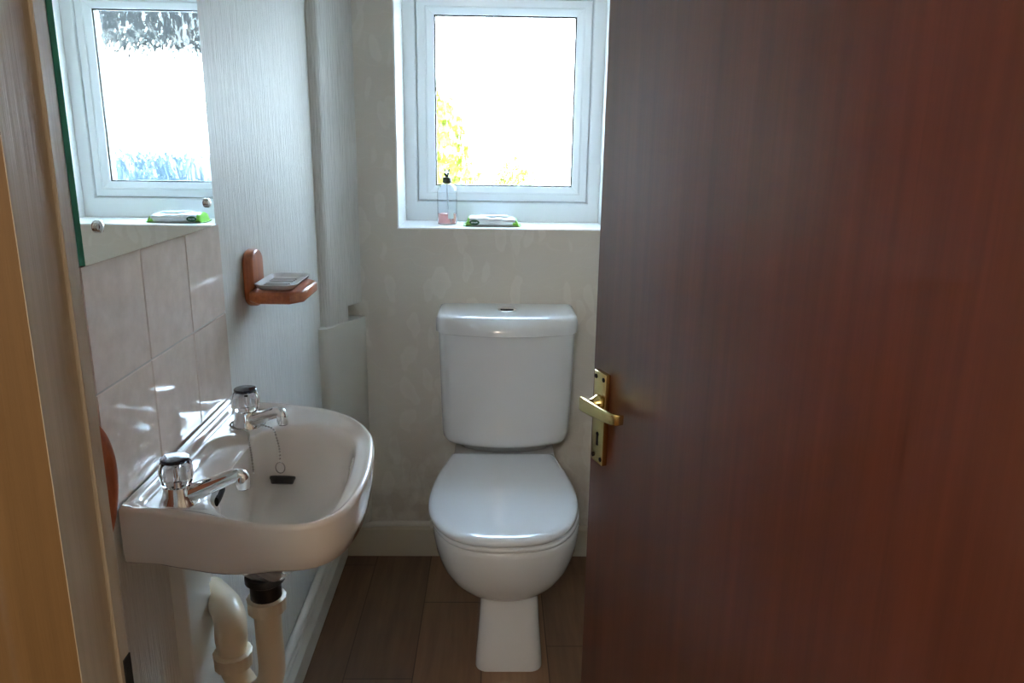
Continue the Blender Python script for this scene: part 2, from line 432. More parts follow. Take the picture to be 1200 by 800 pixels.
# architrave on the hall side, with a rounded bead
bm = bmesh.new()
ar = [(-.2502,YF0),(-.2502,.4098),(-.2545,.4085),(-.268,.4075),(-.272,.4045),(-.279,.402),(-.286,.4045),(-.290,.4075),(-.330,.4075),(-.334,YF0)]
prism(bm, ar, 'z', 0, JZ+.03); finish('trim_7', bm, M['tan'], kind='structure', angle=50)

# ------------------------------------------------------------------ window
win = empty('window_1', (.02, YB+.185, WZ0), 'white plastic casement window with patterned obscure glass above the toilet', None, None, 'structure')
YW = YB+.185
def ring_prof(specs): return [rect_ring(a,b,c,d,y) for a,b,c,d,y in specs]
bm = bmesh.new(); e = .0005
loft(bm, ring_prof([(WX0+e,WX1-e,WZ0+e,WZ1-e,YW+.06),(WX0+e,WX1-e,WZ0+e,WZ1-e,YW),(WX0+.034,WX1-.034,WZ0+.056,WZ1-.042,YW),(WX0+.0375,WX1-.0375,WZ0+.0595,WZ1-.0455,YW+.003),(WX0+.0405,WX1-.0405,WZ0+.0625,WZ1-.0485,YW+.014),(WX0+.0405,WX1-.0405,WZ0+.0625,WZ1-.0485,YW+.06),(WX0+e,WX1-e,WZ0+e,WZ1-e,YW+.06)]), cap0=False, cap1=False)
bmesh.ops.remove_doubles(bm, verts=bm.verts, dist=1e-6)
finish('window_frame', bm, M['upvc'], parent=win, smooth=False)
SX0, SX1, SZ0, SZ1 = -.2375, .2775, 1.1075, 1.6855      # sash outer
GX0, GX1, GZ0, GZ1 = -.1865, .2337, 1.1515, 1.643       # glass opening
bm = bmesh.new()
def lerp4(t): return (SX0+(GX0-SX0)*t, SX1+(GX1-SX1)*t, SZ0+(GZ0-SZ0)*t, SZ1+(GZ1-SZ1)*t)
specs = [(*lerp4(0),YW+.055),(*lerp4(0),YW+.002),(*lerp4(.05),YW-.0005),(*lerp4(.47),YW-.0005),(*lerp4(.50),YW+.0015),(*lerp4(.53),YW+.0005),(*lerp4(.6),YW+.001),(*lerp4(.97),YW+.010),(*lerp4(1),YW+.013),(*lerp4(1),YW+.055),(*lerp4(0),YW+.055)]
loft(bm, ring_prof(specs), cap0=False, cap1=False); bmesh.ops.remove_doubles(bm, verts=bm.verts, dist=1e-6)
sash = finish('sash', bm, M['upvc'], parent=win, smooth=False)
bm = bmesh.new(); g = .0035
loft(bm, ring_prof([(GX0-.001,GX1+.001,GZ0-.001,GZ1+.001,YW+.0135),(GX0+g,GX1-g,GZ0+g,GZ1-g,YW+.0135),(GX0+g,GX1-g,GZ0+g,GZ1-g,YW+.030),(GX0-.001,GX1+.001,GZ0-.001,GZ1+.001,YW+.030),(GX0-.001,GX1+.001,GZ0-.001,GZ1+.001,YW+.0135)]), cap0=False, cap1=False)
bmesh.ops.remove_doubles(bm, verts=bm.verts, dist=1e-6)
finish('window_seal', bm, M['seal'], parent=sash, smooth=False)
bm = bmesh.new(); box(bm, GX0, GX1, YW+.018, YW+.024, GZ0, GZ1); finish('window_pane', bm, M['glass'], parent=win, smooth=False)

# ------------------------------------------------------------------ splashback
bm = bmesh.new()
ty = [.897,1.0495,1.2045,1.3545]; tz = [.838,.992,1.147]; gw = .0022
ys = [ty[0]]; 
for y in ty[1:-1]: ys += [y-gw, y-gw*.5, y+gw*.5, y+gw]
ys += [ty[-1]]; zs = [tz[0]]
for z in tz[1:-1]: zs += [z-gw, z-gw*.5, z+gw*.5, z+gw]
zs += [tz[-1]]
def is_g(v, L): return any(abs(v-t) < gw*.6 for t in L[1:-1])
grid = [[bm.verts.new((-.4795 if (is_g(y,ty) or is_g(z,tz)) else -.478, y, z)) for z in zs] for y in ys]
for i in range(len(ys)-1):
    for j in range(len(zs)-1):
        f = bm.faces.new((grid[i][j], grid[i+1][j], grid[i+1][j+1], grid[i][j+1]))
        ym, zm = (ys[i]+ys[i+1])/2, (zs[j]+zs[j+1])/2
        f.material_index = 1 if (is_g(ym,ty) or is_g(zm,tz)) else 0
ret = bmesh.ops.extrude_face_region(bm, geom=list(bm.faces))
for v in ret['geom']:
    if isinstance(v, bmesh.types.BMVert): v.co.x = XL
tiles = finish('tile_splashback', bm, [M['tile'], M['grout']], smooth=False)
tag(tiles, 'cream ceramic tile splashback on the wall behind the basin', 'tiles')

# ------------------------------------------------------------------ mirror
MX0, MX1 = -.4795, -.4725
mir = empty('wall_mirror', (MX0, 1.11, 1.1495), 'frameless wall mirror with green glass edge above the tiles', 'mirror')
bm = bmesh.new(); fs = box(bm, MX0, MX1, .897, 1.3245, 1.1490, 1.95)
for f in bm.faces: f.material_index = 0 if f.calc_center_median().x > MX1-1e-5 else 1
finish('mirror_glass', bm, [M['mirror'], M['mirror_edge']], parent=mir, smooth=False)
for y, z in ((.936,1.190),(1.294,1.1885)):
    bm = bmesh.new()
    lathe(bm, [(.0075,0),(.0078,.002),(.0068,.0045),(.0035,.0062),(.0005,.0066)], (MX1,y,z), Matrix.Rotation(PI/2,4,'Y'), 20)
    finish('screw_cap', bm, M['chrome'], parent=mir)

# ------------------------------------------------------------------ basin
ZR = .835
OUT = [(-.478,1.336),(-.45,1.331),(-.419,1.324),(-.377,1.318),(-.339,1.307),(-.299,1.293),(-.26,1.268),(-.225,1.229),(-.2,1.183),(-.187,1.135),(-.178,1.065),(-.176,.996),(-.182,.94),(-.193,.902),(-.21,.879),(-.233,.868),(-.258,.866),(-.283,.868),(-.317,.875),(-.35,.884),(-.382,.893),(-.416,.902),(-.438,.908),(-.478,.912)]
INN = [(-.389,1.154),(-.382,1.18),(-.369,1.20),(-.352,1.222),(-.321,1.236),(-.287,1.236),(-.251,1.216),(-.226,1.178),(-.214,1.135),(-.207,1.072),(-.205,1.015),(-.206,.958),(-.211,.92),(-.221,.896),(-.237,.884),(-.26,.879),(-.284,.879),(-.31,.885),(-.335,.9),(-.358,.922),(-.374,.945),(-.384,.99),(-.389,1.06)]
BC = (-.30, 1.07)
def polar(poly, th):
    dx, dy = math.cos(th), math.sin(th); best = None
    for i in range(len(poly)):
        ax, ay = poly[i][0]-BC[0], poly[i][1]-BC[1]; bx, by = poly[(i+1)%len(poly)][0]-BC[0], poly[(i+1)%len(poly)][1]-BC[1]
        ex, ey = bx-ax, by-ay; den = dx*ey-dy*ex
        if abs(den) < 1e-12: continue
        t = (ax*ey-ay*ex)/den; u = (ax*dy-ay*dx)/den
        if t > 0 and -1e-9 <= u <= 1+1e-9 and (best is None or t > best): best = t
    return best
def dense(poly, closed_smooth):
    P = [(x,y,0) for x,y in poly]
    if closed_smooth: P = P + [P[0]]
    return [(p.x,p.y) for p in smooth_path(P, 6)]
OUTd, INNd = dense(OUT, False), dense(INN, True)
NB = 256
TH = [2*PI*i/NB for i in range(NB)]
ct = [math.atan2(1.336-BC[1], -.478-BC[0]) % (2*PI), math.atan2(.912-BC[1], -.478-BC[0]) % (2*PI)]
for c in ct:                                      # snap a spoke to each wall corner
    i = min(range(NB), key=lambda k: abs(TH[k]-c)); TH[i] = c
def circ_smooth(L, n):
    for _ in range(n): L = [(L[i-1]+2*L[i]+L[(i+1)%len(L)])/4 for i in range(len(L))]
    return L
RO = [polar(OUTd, t) for t in TH]; RI = circ_smooth([polar(INNd, t) for t in TH], 3)
DR = (-.345, 1.065)                               # waste outlet
def sm(a, b, x):
    t = max(0, min(1, (x-a)/(b-a))); return t*t*(3-2*t)
def P2(i, r): return BC[0]+r*math.cos(TH[i]), BC[1]+r*math.sin(TH[i])
rings = []
prof_front = [(1.0,.829),(.998,.812),(.985,.792),(.955,.770),(.90,.762),(.80,.750),(.66,.733),(.52,.714),(.38,.690),(.25,.666),(.13,.650)]
prof_back  = [(1.0,.829),(1.0,.815),(1.0,.80),(1.0,.785),(1.0,.772),(.995,.760),(.97,.7545),(.66,.752),(.46,.725),(.27,.680),(.13,.650)]
for (sf, zf), (sb, zb) in reversed(list(zip(prof_front, prof_back))):
    ring = []
    for i in range(NB):
        x, y = P2(i, RO[i]); w = 1-sm(-.37, -.24, x); s = sf+(sb-sf)*w; z = zf+(zb-zf)*w
        ring.append((DR[0]+(x-DR[0])*s, DR[1]+(y-DR[1])*s, z))
    rings.append(ring)
def rr_sd(x, y, x0, x1, y0, y1, r):
    dx, dy = abs(x-(x0+x1)/2)-(x1-x0)/2+r, abs(y-(y0+y1)/2)-(y1-y0)/2+r
    return math.hypot(max(dx,0), max(dy,0))+min(max(dx,dy),0)-r
def ledge_z(x, y):
    z = ZR
    z += .0035*(1-sm(-.4655,-.4615,x))            # low upstand along the wall
    z -= .0075*(1-sm(-.0045,.0005, rr_sd(x,y,-.4615,-.33,.9145,1.314,.03)))*(1-sm(-.40,-.36,x))   # sunk tap ledge
    z -= .009*(1-sm(-.010,.004, rr_sd(x,y,-.447,-.30,.998,1.172,.03)))*(1-sm(-.37,-.33,x))        # scoop between the taps
    return z
for d, z in ((0,ZR-.004),(.0012,ZR-.0015)):
    rings.append([(*P2(i, RO[i]-d), z) for i in range(NB)])
for k in range(0, 49):
    t = k/48; ring = []
    for i in range(NB):
        r0, r1 = RO[i]-.004, RI[i]+.004; r = r0+(r1-r0)*t; x, y = P2(i, r)
        z = ledge_z(x, y); 
        crest = math.exp(-((r0-r-.003)/.005)**2)*.002*sm(-.45,-.40,x)
        z = z-.0075*(t**1.4)*sm(-.40,-.33,x)+crest
        ring.append((x, y, z))
    rings.append(ring)
for s, dz in ((1,.0015),(.985,.005),(.965,.012),(.945,.024),(.92,.042),(.885,.058),(.83,.075),(.74,.090),(.62,.102),(.46,.112),(.3,.119),(.15,.123)):
    ring = []
    for i in range(NB):
        x, y = P2(i, RI[i]); q = 1-s; zt = ledge_z(x,y)-.0075*sm(-.40,-.33,x); zt += (ZR-.0085-zt)*sm(.0,.10,q); cx, cy = BC[0]+(DR[0]-BC[0])*min(1,q*1.6), BC[1]+(DR[1]-BC[1])*min(1,q*1.6)
        r = RI[i]*s
        ring.append((cx+r*math.cos(TH[i]), cy+r*math.sin(TH[i]), zt-dz))
    rings.append(ring)
bm = bmesh.new(); loft(bm, rings)
for v in bm.verts: v.co.x = max(v.co.x, -.478)
basin = empty('wash_basin', (-.33, 1.08, .65), 'small white ceramic wash basin with two taps hung on the left wall', 'basin')
bmesh.ops.remove_doubles(bm, verts=bm.verts, dist=1e-5)
finish('basin_bowl', bm, M['ceramic_basin'], parent=basin, angle=60)
bm = bmesh.new()
pts = [Vector((-.3745, .968, .817)), Vector((-.3775, .990, .815)), Vector((-.3800, 1.010, .817))]
tube(bm, smooth_path(pts, 4), .0065, 12, flat=(.45,1)); finish('overflow_slot', bm, M['dark_hole'], parent=basin)

# ------------------------------------------------------------------ pillar taps
def make_tap(loc, ang, label):
    root = empty('pillar_tap', loc, label, 'tap', 'pillar taps on the basin')
    L = Vector(loc)
    bm = bmesh.new()
    lathe(bm, [(.0245,0),(.0255,.0015),(.025,.004),(.0215,.010),(.0195,.016),(.0187,.024),(.0180,.0275),(.012,.028)], L, None, 40)
    finish('tap_body', bm, M['chrome'], parent=root)
    bm = bmesh.new()
    d = Vector((math.cos(ang), math.sin(ang), 0))
    path = smooth_path([L+d*.008+Vector((0,0,.012)), L+d*.03+Vector((0,0,.0205)), L+d*.055+Vector((0,0,.031)), L+d*.074+Vector((0,0,.0385)), L+d*.083+Vector((0,0,.0385)), L+d*.086+Vector((0,0,.034))], 6)
    n = len(path); rad = [.0125-.0045*min(1, i/(n*.75)) for i in range(n)]
    tube(bm, path, rad, 18)
    tip = L+d*.084
    lathe(bm, [(.0088,.021),(.0092,.0225),(.0092,.036),(.008,.040),(.0045,.0425)], tip, None, 24)
    sp = finish('spout', bm, M['chrome'], parent=root)
    bm = bmesh.new(); lathe(bm, [(.0070,.0195),(.0070,.022)], tip, None, 18); finish('outlet', bm, M['dark_hole'], parent=sp)
    bm = bmesh.new()
    lathe(bm, [(.013,.028),(.0175,.029),(.0195,.033),(.0212,.042),(.0215,.050),(.0198,.057),(.0172,.060),(.012,.0605)], L, None, 64, flute=.035, nfl=8)
    hd = finish('tap_handle', bm, M['acrylic'], parent=root, angle=60)
    bm = bmesh.new(); lathe(bm, [(.0085,.0285),(.0085,.036),(.0068,.037),(.0068,.052),(.0085,.054),(.0085,.0595)], L, None, 24)
    finish('tap_stem', bm, M['chrome'], parent=hd)
    bm = bmesh.new(); lathe(bm, [(.0178,.0612),(.0184,.0625),(.0184,.0645),(.0172,.0658),(.0005,.0668)], L, None, 36)
    finish('tap_cap', bm, M['navy'], parent=root)
    return root
make_tap((-.4135,.943,.8270), math.radians(3), 'chrome pillar tap with clear acrylic head nearest the doorway')
make_tap((-.4115,1.228,.8270), math.radians(-32), 'chrome pillar tap with clear acrylic head and plug chain around its base')

# ------------------------------------------------------------------ plug and chain
pc = Vector((-.345,1.176,.752))
plug = empty('basin_plug', (pc.x, pc.y, pc.z-.01), 'black basin plug hanging on a bead chain inside the basin', 'plug')
bm = bmesh.new()
rot = Matrix.Rotation(math.radians(64),4,'X') @ Matrix.Rotation(math.radians(8),4,'Y')
lathe(bm, [(.0165,-.0055),(.0175,-.004),(.0190,.001),(.0205,.003),(.0205,.006),(.0195,.007),(.006,.0075)], pc, Matrix.Rotation(math.radians(-28),4,'X'), 32)
finish('plug_stopper', bm, M['rubber'], parent=plug)
ringc = pc+Vector((-.004,.006,.020))
bm = bmesh.new()
tube(bm, [ringc+Vector((math.cos(a)*.0075, 0, math.sin(a)*.0095)) for a in [2*PI*i/20 for i in range(21)]], .0009, 8); finish('plug_ring', bm, M['bead'], parent=plug)
bm = bmesh.new()
tb = Vector((-.4115,1.228,.8270))
chain = [ringc+Vector((0,0,.0095)), Vector((-.350,1.187,.80)), Vector((-.355,1.191,.822)), Vector((-.362,1.196,.8345)), Vector((-.374,1.203,.834))]
arc = []
for a in range(-30, -331, -20):
    t = math.radians(a); arc.append(tb+Vector((math.cos(t)*.0285, math.sin(t)*.0285, .0045)))
chain = chain[:4] + [Vector((-.3865,1.214,.834))] + [p for p in [tb+Vector((math.cos(math.radians(a))*.0278, math.sin(math.radians(a))*.0278, .0040)) for a in range(-10, 290, 20)]]
chain += [Vector((-.397,1.185,.8315)), Vector((-.391,1.165,.826)), Vector((-.384,1.150,.812)), Vector((-.3805,1.143,.794)), Vector((-.379,1.14,.779))]
cp = smooth_path(chain, 10)
acc = 0; last = cp[0]; prev = cp[0]
for p in cp[1:]:
    acc += (p-prev).length; prev = p
    if acc >= .0040:
        acc = 0
        bmesh.ops.create_icosphere(bm, subdivisions=1, radius=.0020, matrix=Matrix.Translation(p))
tube(bm, cp, .0005, 5)
finish('plug_chain', bm, M['bead'], parent=plug)

# ------------------------------------------------------------------ waste trap
T0 = Vector((-.348, 1.062, 0))
trap = empty('waste_trap', (T0.x, T0.y, .40), 'cream plastic waste trap and pipe under the basin', 'waste pipe')
bm = bmesh.new(); lathe(bm, [(.029,.651),(.030,.648),(.030,.641),(.0235,.636),(.0235,.590)], T0, None, 28); finish('tail_piece', bm, M['rubber'], parent=trap)
def nut(bm, c, axis_rot, r=.0285, h=.026):
    lathe(bm, [(r-.004,-h/2),(r,-h/2+.003),(r,h/2-.004),(r+.001,h/2-.002),(r-.003,h/2)], c, axis_rot, 60, flute=.018, nfl=15)
bm = bmesh.new(); nut(bm, T0+Vector((0,0,.600)), None); finish('trap_nut', bm, M['plastic'], parent=trap)
L2 = Vector((-.412, 1.075, 0))
bm = bmesh.new()
tube(bm, smooth_path([T0+Vector((0,0,.592)), T0+Vector((0,0,.54)), T0+Vector((0,0,.478)), T0+Vector((-.012,0,.448)), T0+Vector((-.035,0,.436)), L2+Vector((.012,0,.448)), L2+Vector((0,0,.470)), L2+Vector((0,0,.495))], 6), .0205, 24)
finish('trap_bend', bm, M['plastic'], parent=trap)
bm = bmesh.new(); nut(bm, L2+Vector((0,0,.492)), None, .0290, .028); finish('trap_nut', bm, M['plastic'], parent=trap)
bm = bmesh.new()
tube(bm, smooth_path([L2+Vector((0,0,.495)), L2+Vector((0,0,.522)), L2+Vector((-.001,.003,.538)), L2+Vector((-.004,.012,.550)), L2+Vector((-.013,.030,.555)), L2+Vector((-.030,.058,.552)), L2+Vector((-.068,.105,.545))], 6), [.0215+.0035*min(1,i/8) for i in range(37)], 24)
finish('trap_elbow', bm, M['plastic'], parent=trap)

# ------------------------------------------------------------------ soap holder and dish
SY = 1.512
sh = empty('soap_holder', (-.43, SY, .971), 'varnished wooden soap holder with shelf on the left wall', 'soap holder')
bm = bmesh.new()
def capsule(y0, y1, z0, z1, r, k=10):
    out = []
    for i in range(k+1):
        a = PI*i/k; out.append(((y0+y1)/2+(y1-y0)/2*math.cos(a), z1-r+r*math.sin(a)))
    for i in range(k+1):
        a = PI+PI*i/k; out.append(((y0+y1)/2+(y1-y0)/2*math.cos(a), z0+r+r*math.sin(a)))
    return out
prism(bm, capsule(SY-.036, SY+.036, .971, 1.083, .026), 'x', XL+.0005, XL+.021, bev=.005)
finish('back_plate', bm, M['pine'], parent=sh)
bm = bmesh.new()
xs0, xs1 = XL+.019, -.363
sp = [(xs0,SY-.062),(xs0+.02,SY-.078),(xs1-.022,SY-.078),(xs1,SY-.052),(xs1,SY+.055),(xs1-.022,SY+.080),(xs0+.02,SY+.080),(xs0,SY+.062)]
prism(bm, sp, 'z', .989, 1.012, bev=.006)
finish('shelf', bm, M['pine_shelf'], parent=sh)
bm = bmesh.new()
dx0, dx1, dy0, dy1 = XL+.026, -.376, SY-.070, SY+.074
rr = []
for ins, z in ((.016,1.0122),(.010,1.0135),(.003,1.0185),(0,1.0235),(.002,1.0245),(.004,1.0235),(.008,1.0180),(.014,1.0165),(.02,1.016)):
    rr.append(rrect(dx0+ins, dx1-ins, dy0+ins, dy1-ins, max(.006,.026-ins), z, 6))
loft(bm, rr)
dish = finish('soap_dish', bm, M['dish'])
tag(dish, 'milky plastic soap dish sitting on the wooden wall shelf', 'soap dish')
for k in range(-3, 4):
    if k == 0: continue
    yk = SY+.002+k*.013
    bm = bmesh.new(); xr = (-.447, -.400)
    tube(bm, [(xr[0], yk, 1.0168), (xr[1], yk, 1.0168)], .0022, 8)
    finish('dish_rib', bm, M['dish'], parent=dish)

# ------------------------------------------------------------------ round wooden fitting beside the basin
bm = bmesh.new()
lathe(bm, [(.020,-.018),(.096,-.018),(.1005,-.015),(.101,-.004),(.0985,0),(.0945,.0005),(.0915,-.002),(.086,-.008),(.06,-.0105),(.03,-.009),(.0005,-.0085)], (-.4635,.796,.896), Matrix.Rotation(PI/2,4,'Y'), 64)
fit = finish('wooden_wall_disc', bm, M['redwood'], angle=50)
tag(fit, 'round red-brown wooden disc on the left wall half hidden by the door jamb', 'wall disc')

# ------------------------------------------------------------------ toilet
TX = .030
toilet = empty('toilet', (TX, 1.95, 0), 'white close-coupled toilet with closed lid under the window', 'toilet')
LID = [(1.572,0),(1.575,.045),(1.583,.080),(1.597,.108),(1.618,.133),(1.65,.155),(1.69,.172),(1.735,.183),(1.79,.1875),(1.84,.1865),(1.90,.181),(1.96,.172),(2.01,.161),(2.045,.154),(2.074,.148)]
def half(y, tbl=LID):
    for (a, wa), (b, wb) in zip(tbl, tbl[1:]):
        if a <= y <= b: return wa+(wb-wa)*(y-a)/(b-a)
    return 0
def lid_outline(cx, off=0, dy=0):
    """outline around the seat, offset inwards by off"""
    R = [(cx+w, y) for y, w in LID]; Lf = [(cx-w, y) for y, w in LID[:0:-1]]
    pts = [(x,y,0) for x,y in (R+Lf)]
    loop = [(p.x,p.y) for p in smooth_path([(x,y,0) for x,y in ([(cx-w,y) for y,w in LID[:0:-1]] + R)], 4)]
    out = []
    ccx, ccy = cx, 1.83
    for i, (x, y) in enumerate(loop):
        a, b = loop[i-1] if i else loop[0], loop[i+1] if i+1 < len(loop) else loop[-1]
        tx, tyy = b[0]-a[0], b[1]-a[1]; l = math.hypot(tx, tyy) or 1
        nx, ny = tyy/l, -tx/l
        if nx*(x-ccx)+ny*(y-ccy) < 0: nx, ny = -nx, -ny
        out.append((x-nx*off, y-ny*off+dy))
    return out
def slab(bm, cx, levels, dy=0):
    loft(bm, [[(x,y,z) for x,y in lid_outline(cx, off, dy)] for off, z in levels])
# pan body
bm = bmesh.new(); rings = []
RIM = lid_outline(TX+.002, .004)
NR = len(RIM)
bowl = [(1.0,1.0,.384),(1.004,1.003,.372),(1.0,1.0,.350),(.975,.982,.318),(.93,.955,.285),(.86,.918,.256),(.76,.872,.231),(.64,.82,.211),(.50,.75,.198),(.40,.67,.190)]
AY = 2.04
def ring_at(sx, sy, z): return [(TX+(x-TX)*sx, AY+(y-AY)*(sy if y < AY else 1), z) for x, y in RIM]
for sx, sy, z in reversed(bowl): rings.append(ring_at(sx, sy, z))
rings.append(ring_at(.985,.99,.388)); 
loft(bm, rings)
pan = finish('pan', bm, M['ceramic'], parent=toilet, angle=60)
# pedestal foot
bm = bmesh.new(); rings = []
for z, hw, yf, r in ((0,.0835,1.676,.03),(.004,.0845,1.675,.032),(.03,.083,1.677,.032),(.08,.0785,1.682,.03),(.14,.074,1.690,.028),(.20,.071,1.700,.026),(.26,.071,1.72,.026)):
    rings.append(rrect(TX+.012-hw, TX+.012+hw, yf, 2.20, r, z, 6))
loft(bm, rings); finish('pedestal', bm, M['ceramic'], parent=toilet, angle=50)
bm = bmesh.new()
loft(bm, [rrect(TX-.12,TX+.125,1.98,2.235,.03,.16,6), rrect(TX-.142,TX+.146,2.0,2.24,.03,.30,6), rrect(TX-.147,TX+.15,2.03,2.24,.02,.392,6), rrect(TX-.144,TX+.147,2.034,2.237,.02,.399,6)])
finish('pan_deck', bm, M['ceramic'], parent=toilet, angle=50)
bm = bmesh.new(); slab(bm, TX-.001, [(.010,.3875),(.003,.3885),(.001,.391),(.001,.397),(.004,.4005),(.012,.4015)], .002)
finish('toilet_seat', bm, M['seat'], parent=toilet, angle=50)
bm = bmesh.new(); slab(bm, TX-.005, [(.012,.4035),(.003,.4045),(0,.408),(0,.413),(.003,.418),(.010,.4215),(.022,.4235),(.06,.4245),(.10,.4247)])
lid = finish('toilet_lid', bm, M['seat'], parent=toilet, angle=50)
for s in (-1, 1):
    bm = bmesh.new(); lathe(bm, [(.011,0),(.012,.002),(.012,.012),(.010,.015)], (TX+s*.075, 2.086, .398), None, 24); finish('hinge_cap', bm, M['seat'], parent=toilet)
# cistern
def cist_ring(hw, yfc, bulge, yb, z, r=.03, cx=.0335, k=24):
    """front edge bows towards the room; corner radius r"""
    out = []
    for i in range(k+1):
        t = -1+2*i/k; x = t*hw; e = abs(t)
        y = yfc+bulge*t*t
        c = max(0, (abs(x)-(hw-r))/r)
        y += r*(1-math.sqrt(max(0,1-c*c)))
        out.append((cx+x, y, z))
    out += [(cx+hw, yb, z), (cx-hw, yb, z)]
    return out
bm = bmesh.new(); rings = []
for z, hw, yfc in ((.405,.140,2.120),(.428,.150,2.100),(.436,.166,2.076),(.443,.1755,2.063),(.455,.1810,2.055),(.475,.183,2.052),(.52,.185,2.050),(.60,.187,2.049),(.70,.1895,2.048),(.772,.192,2.047)):
    rings.append(cist_ring(hw, yfc, .045, 2.245, z))
loft(bm, rings); cis = finish('cistern', bm, M['ceramic'], parent=toilet, angle=50)
bm = bmesh.new(); rings = []
for z, hw, yfc, b in ((.7715,.1955,2.043,.045),(.773,.198,2.0405,.045),(.785,.1985,2.0415,.042),(.800,.1975,2.049,.030),(.811,.196,2.062,.016),(.8175,.194,2.068,.012),(.821,.189,2.076,.010),(.8235,.18,2.09,.008)):
    rings.append(cist_ring(hw, yfc, b, 2.247, z, .028))
loft(bm, rings); cl = finish('cistern_lid', bm, M['ceramic'], parent=cis, angle=50)
bm = bmesh.new(); lathe(bm, [(.026,.8225),(.0265,.8268),(.0240,.8285),(.0212,.8275)], (.0335,2.148,0), None, 36); finish('flush_button', bm, M['chrome'], parent=cis)
bm = bmesh.new(); prism(bm, [(.0335+.0185*math.cos(a), 2.148+.0185*math.sin(a)) for a in [PI*(.02+.96*i/16) for i in range(17)]], 'z', .826, .8292)
finish('flush_button', bm, M['chrome'], parent=cis)
bm = bmesh.new(); prism(bm, [(.0335+.0185*math.cos(a), 2.147+.0185*math.sin(a)) for a in [PI+PI*(.02+.96*i/16) for i in range(17)]], 'z', .826, .8285)
finish('flush_button', bm, M['iron'], parent=cis)

# ------------------------------------------------------------------ water pipe
wp = empty('water_pipe', (-.30, YB-.012, .101), 'white painted water pipe along the top of the skirting boards', 'pipe')
bm = bmesh.new()
tube(bm, smooth_path([(-.4745,YF1+.05,.0985),(-.4745,1.2,.0985),(-.4745,2.0,.0985),(-.4745,2.19,.1000),(-.462,2.2275,.109),(-.43,2.2385,.1085),(-.395,2.2385,.106),(-.37,2.2385,.1105),(-.30,2.2385,.1115),(-.10,2.2385,.1115),(.05,2.2385,.1115)], 8), .0088, 14)
finish('pipe_run', bm, M['paint'], parent=wp)
bm = bmesh.new()
tube(bm, [(-.4715,YF1+.05,.138),(-.4715,1.2,.138),(-.4715,2.095,.138)], .0112, 14)
finish('pipe_run', bm, M['paint'], parent=wp)
bm = bmesh.new(); box(bm, -.199, -.188, YB-.024, YB, .1005, .1245, .002); finish('pipe_clip', bm, M['paint'], parent=wp)

# ------------------------------------------------------------------ things on the sill
BX, BY, BZ = -.146, 2.352, WZ0
bot = empty('soap_bottle', (BX, BY, BZ), 'clear pump bottle with a little pink soap on the sill', 'soap bottle')
bm = bmesh.new()
lathe(bm, [(.026,.0005),(.0285,.002),(.0292,.006),(.0292,.094),(.0280,.104),(.0235,.112),(.014,.117),(.0125,.119),(.0125,.124),(.0115,.124),(.0115,.118),(.0225,.1105),(.0268,.103),(.0279,.094),(.0279,.006),(.027,.0035),(.0005,.003)], (BX,BY,BZ), None, 40, cap1=False)
finish('bottle_body', bm, M['bottle'], parent=bot, angle=60)
bm = bmesh.new(); lathe(bm, [(.0265,.0038),(.0276,.0065),(.0276,.0315),(.0270,.0320)], (BX,BY,BZ), None, 40); finish('soap_liquid', bm, M['liquid'], parent=bot)
bm = bmesh.new()
lathe(bm, [(.0125,.120),(.0128,.121),(.0128,.136),(.0115,.138),(.0055,.1385),(.0055,.146)], (BX,BY,BZ), None, 28)
# actuator with raised back and down-turned nozzle
tube(bm, smooth_path([(BX+.001,BY+.006,BZ+.152),(BX,BY,BZ+.150),(BX-.002,BY-.014,BZ+.151),(BX-.004,BY-.028,BZ+.147)], 4), [.0068,.0068,.0070,.0072,.0070,.0064,.0058,.0053,.0050,.0047,.0045,.0042,.004], 14)
for s in (-1, 1):
    tube(bm, [(BX+s*.003,BY+.002,BZ+.150),(BX+s*.0058,BY+.003,BZ+.158),(BX+s*.0078,BY+.003,BZ+.163)], [.0035,.0025,.0012], 10)
finish('pump_top', bm, M['pump'], parent=bot)
bm = bmesh.new(); tube(bm, smooth_path([(BX,BY,BZ+.120),(BX+.002,BY,BZ+.07),(BX+.009,BY,BZ+.006)], 6), .0028, 10); finish('dip_tube', bm, M['tag'], parent=bot)
bm = bmesh.new()
rings = []
for z in (.018,.046):
    ring = []
    for rr_ in (.0294,.0298):
        for i in range(9):
            a = math.radians(-82+34*(i if rr_ == .0294 else 8-i)/8); ring.append((BX+rr_*math.cos(a), BY+rr_*math.sin(a), BZ+z))
    rings.append(ring)
loft(bm, rings); finish('bottle_label', bm, M['tag'], parent=bot)

# wet wipes
WXa, WXb, WY = -.095, .074, 2.325
wip = empty('wipes_packet', ((WXa+WXb)/2, WY, WZ0), 'white and lime green wet wipes packet lying on the sill', 'wipes packet')
bm = bmesh.new(); n = 28; rings = []
for i in range(n+1):
    t = i/n; x = WXa+(WXb-WXa)*t
    env = min(1, min(t, 1-t)/.13); env = env**.55
    h = (.004+.026*env)*(1-.22*t) + .0012*math.sin(t*23); w = .036+.005*env
    if min(t,1-t) < .04: h = .003; 
    ring = []
    for k in range(16):
        a = 2*PI*k/16; cx_, cy_ = math.cos(a), math.sin(a)
        px = math.copysign(abs(cx_)**.6, cx_)*w; pz = math.copysign(abs(cy_)**.7, cy_)*h*.5
        wob = .0014*noise.noise(Vector((x*60, k*.9, 3.1)))
        ring.append((x+.004*math.sin(k+i)*(.4 if min(t,1-t) < .04 else 0), WY+px, WZ0+.0016+h*.5*(.995)+pz+wob*env))
    rings.append(ring)
zmin = min(p[2] for r in rings for p in r)
rings = [[(x,y,z-zmin+WZ0+.0004) for x,y,z in r] for r in rings]
loft(bm, rings)
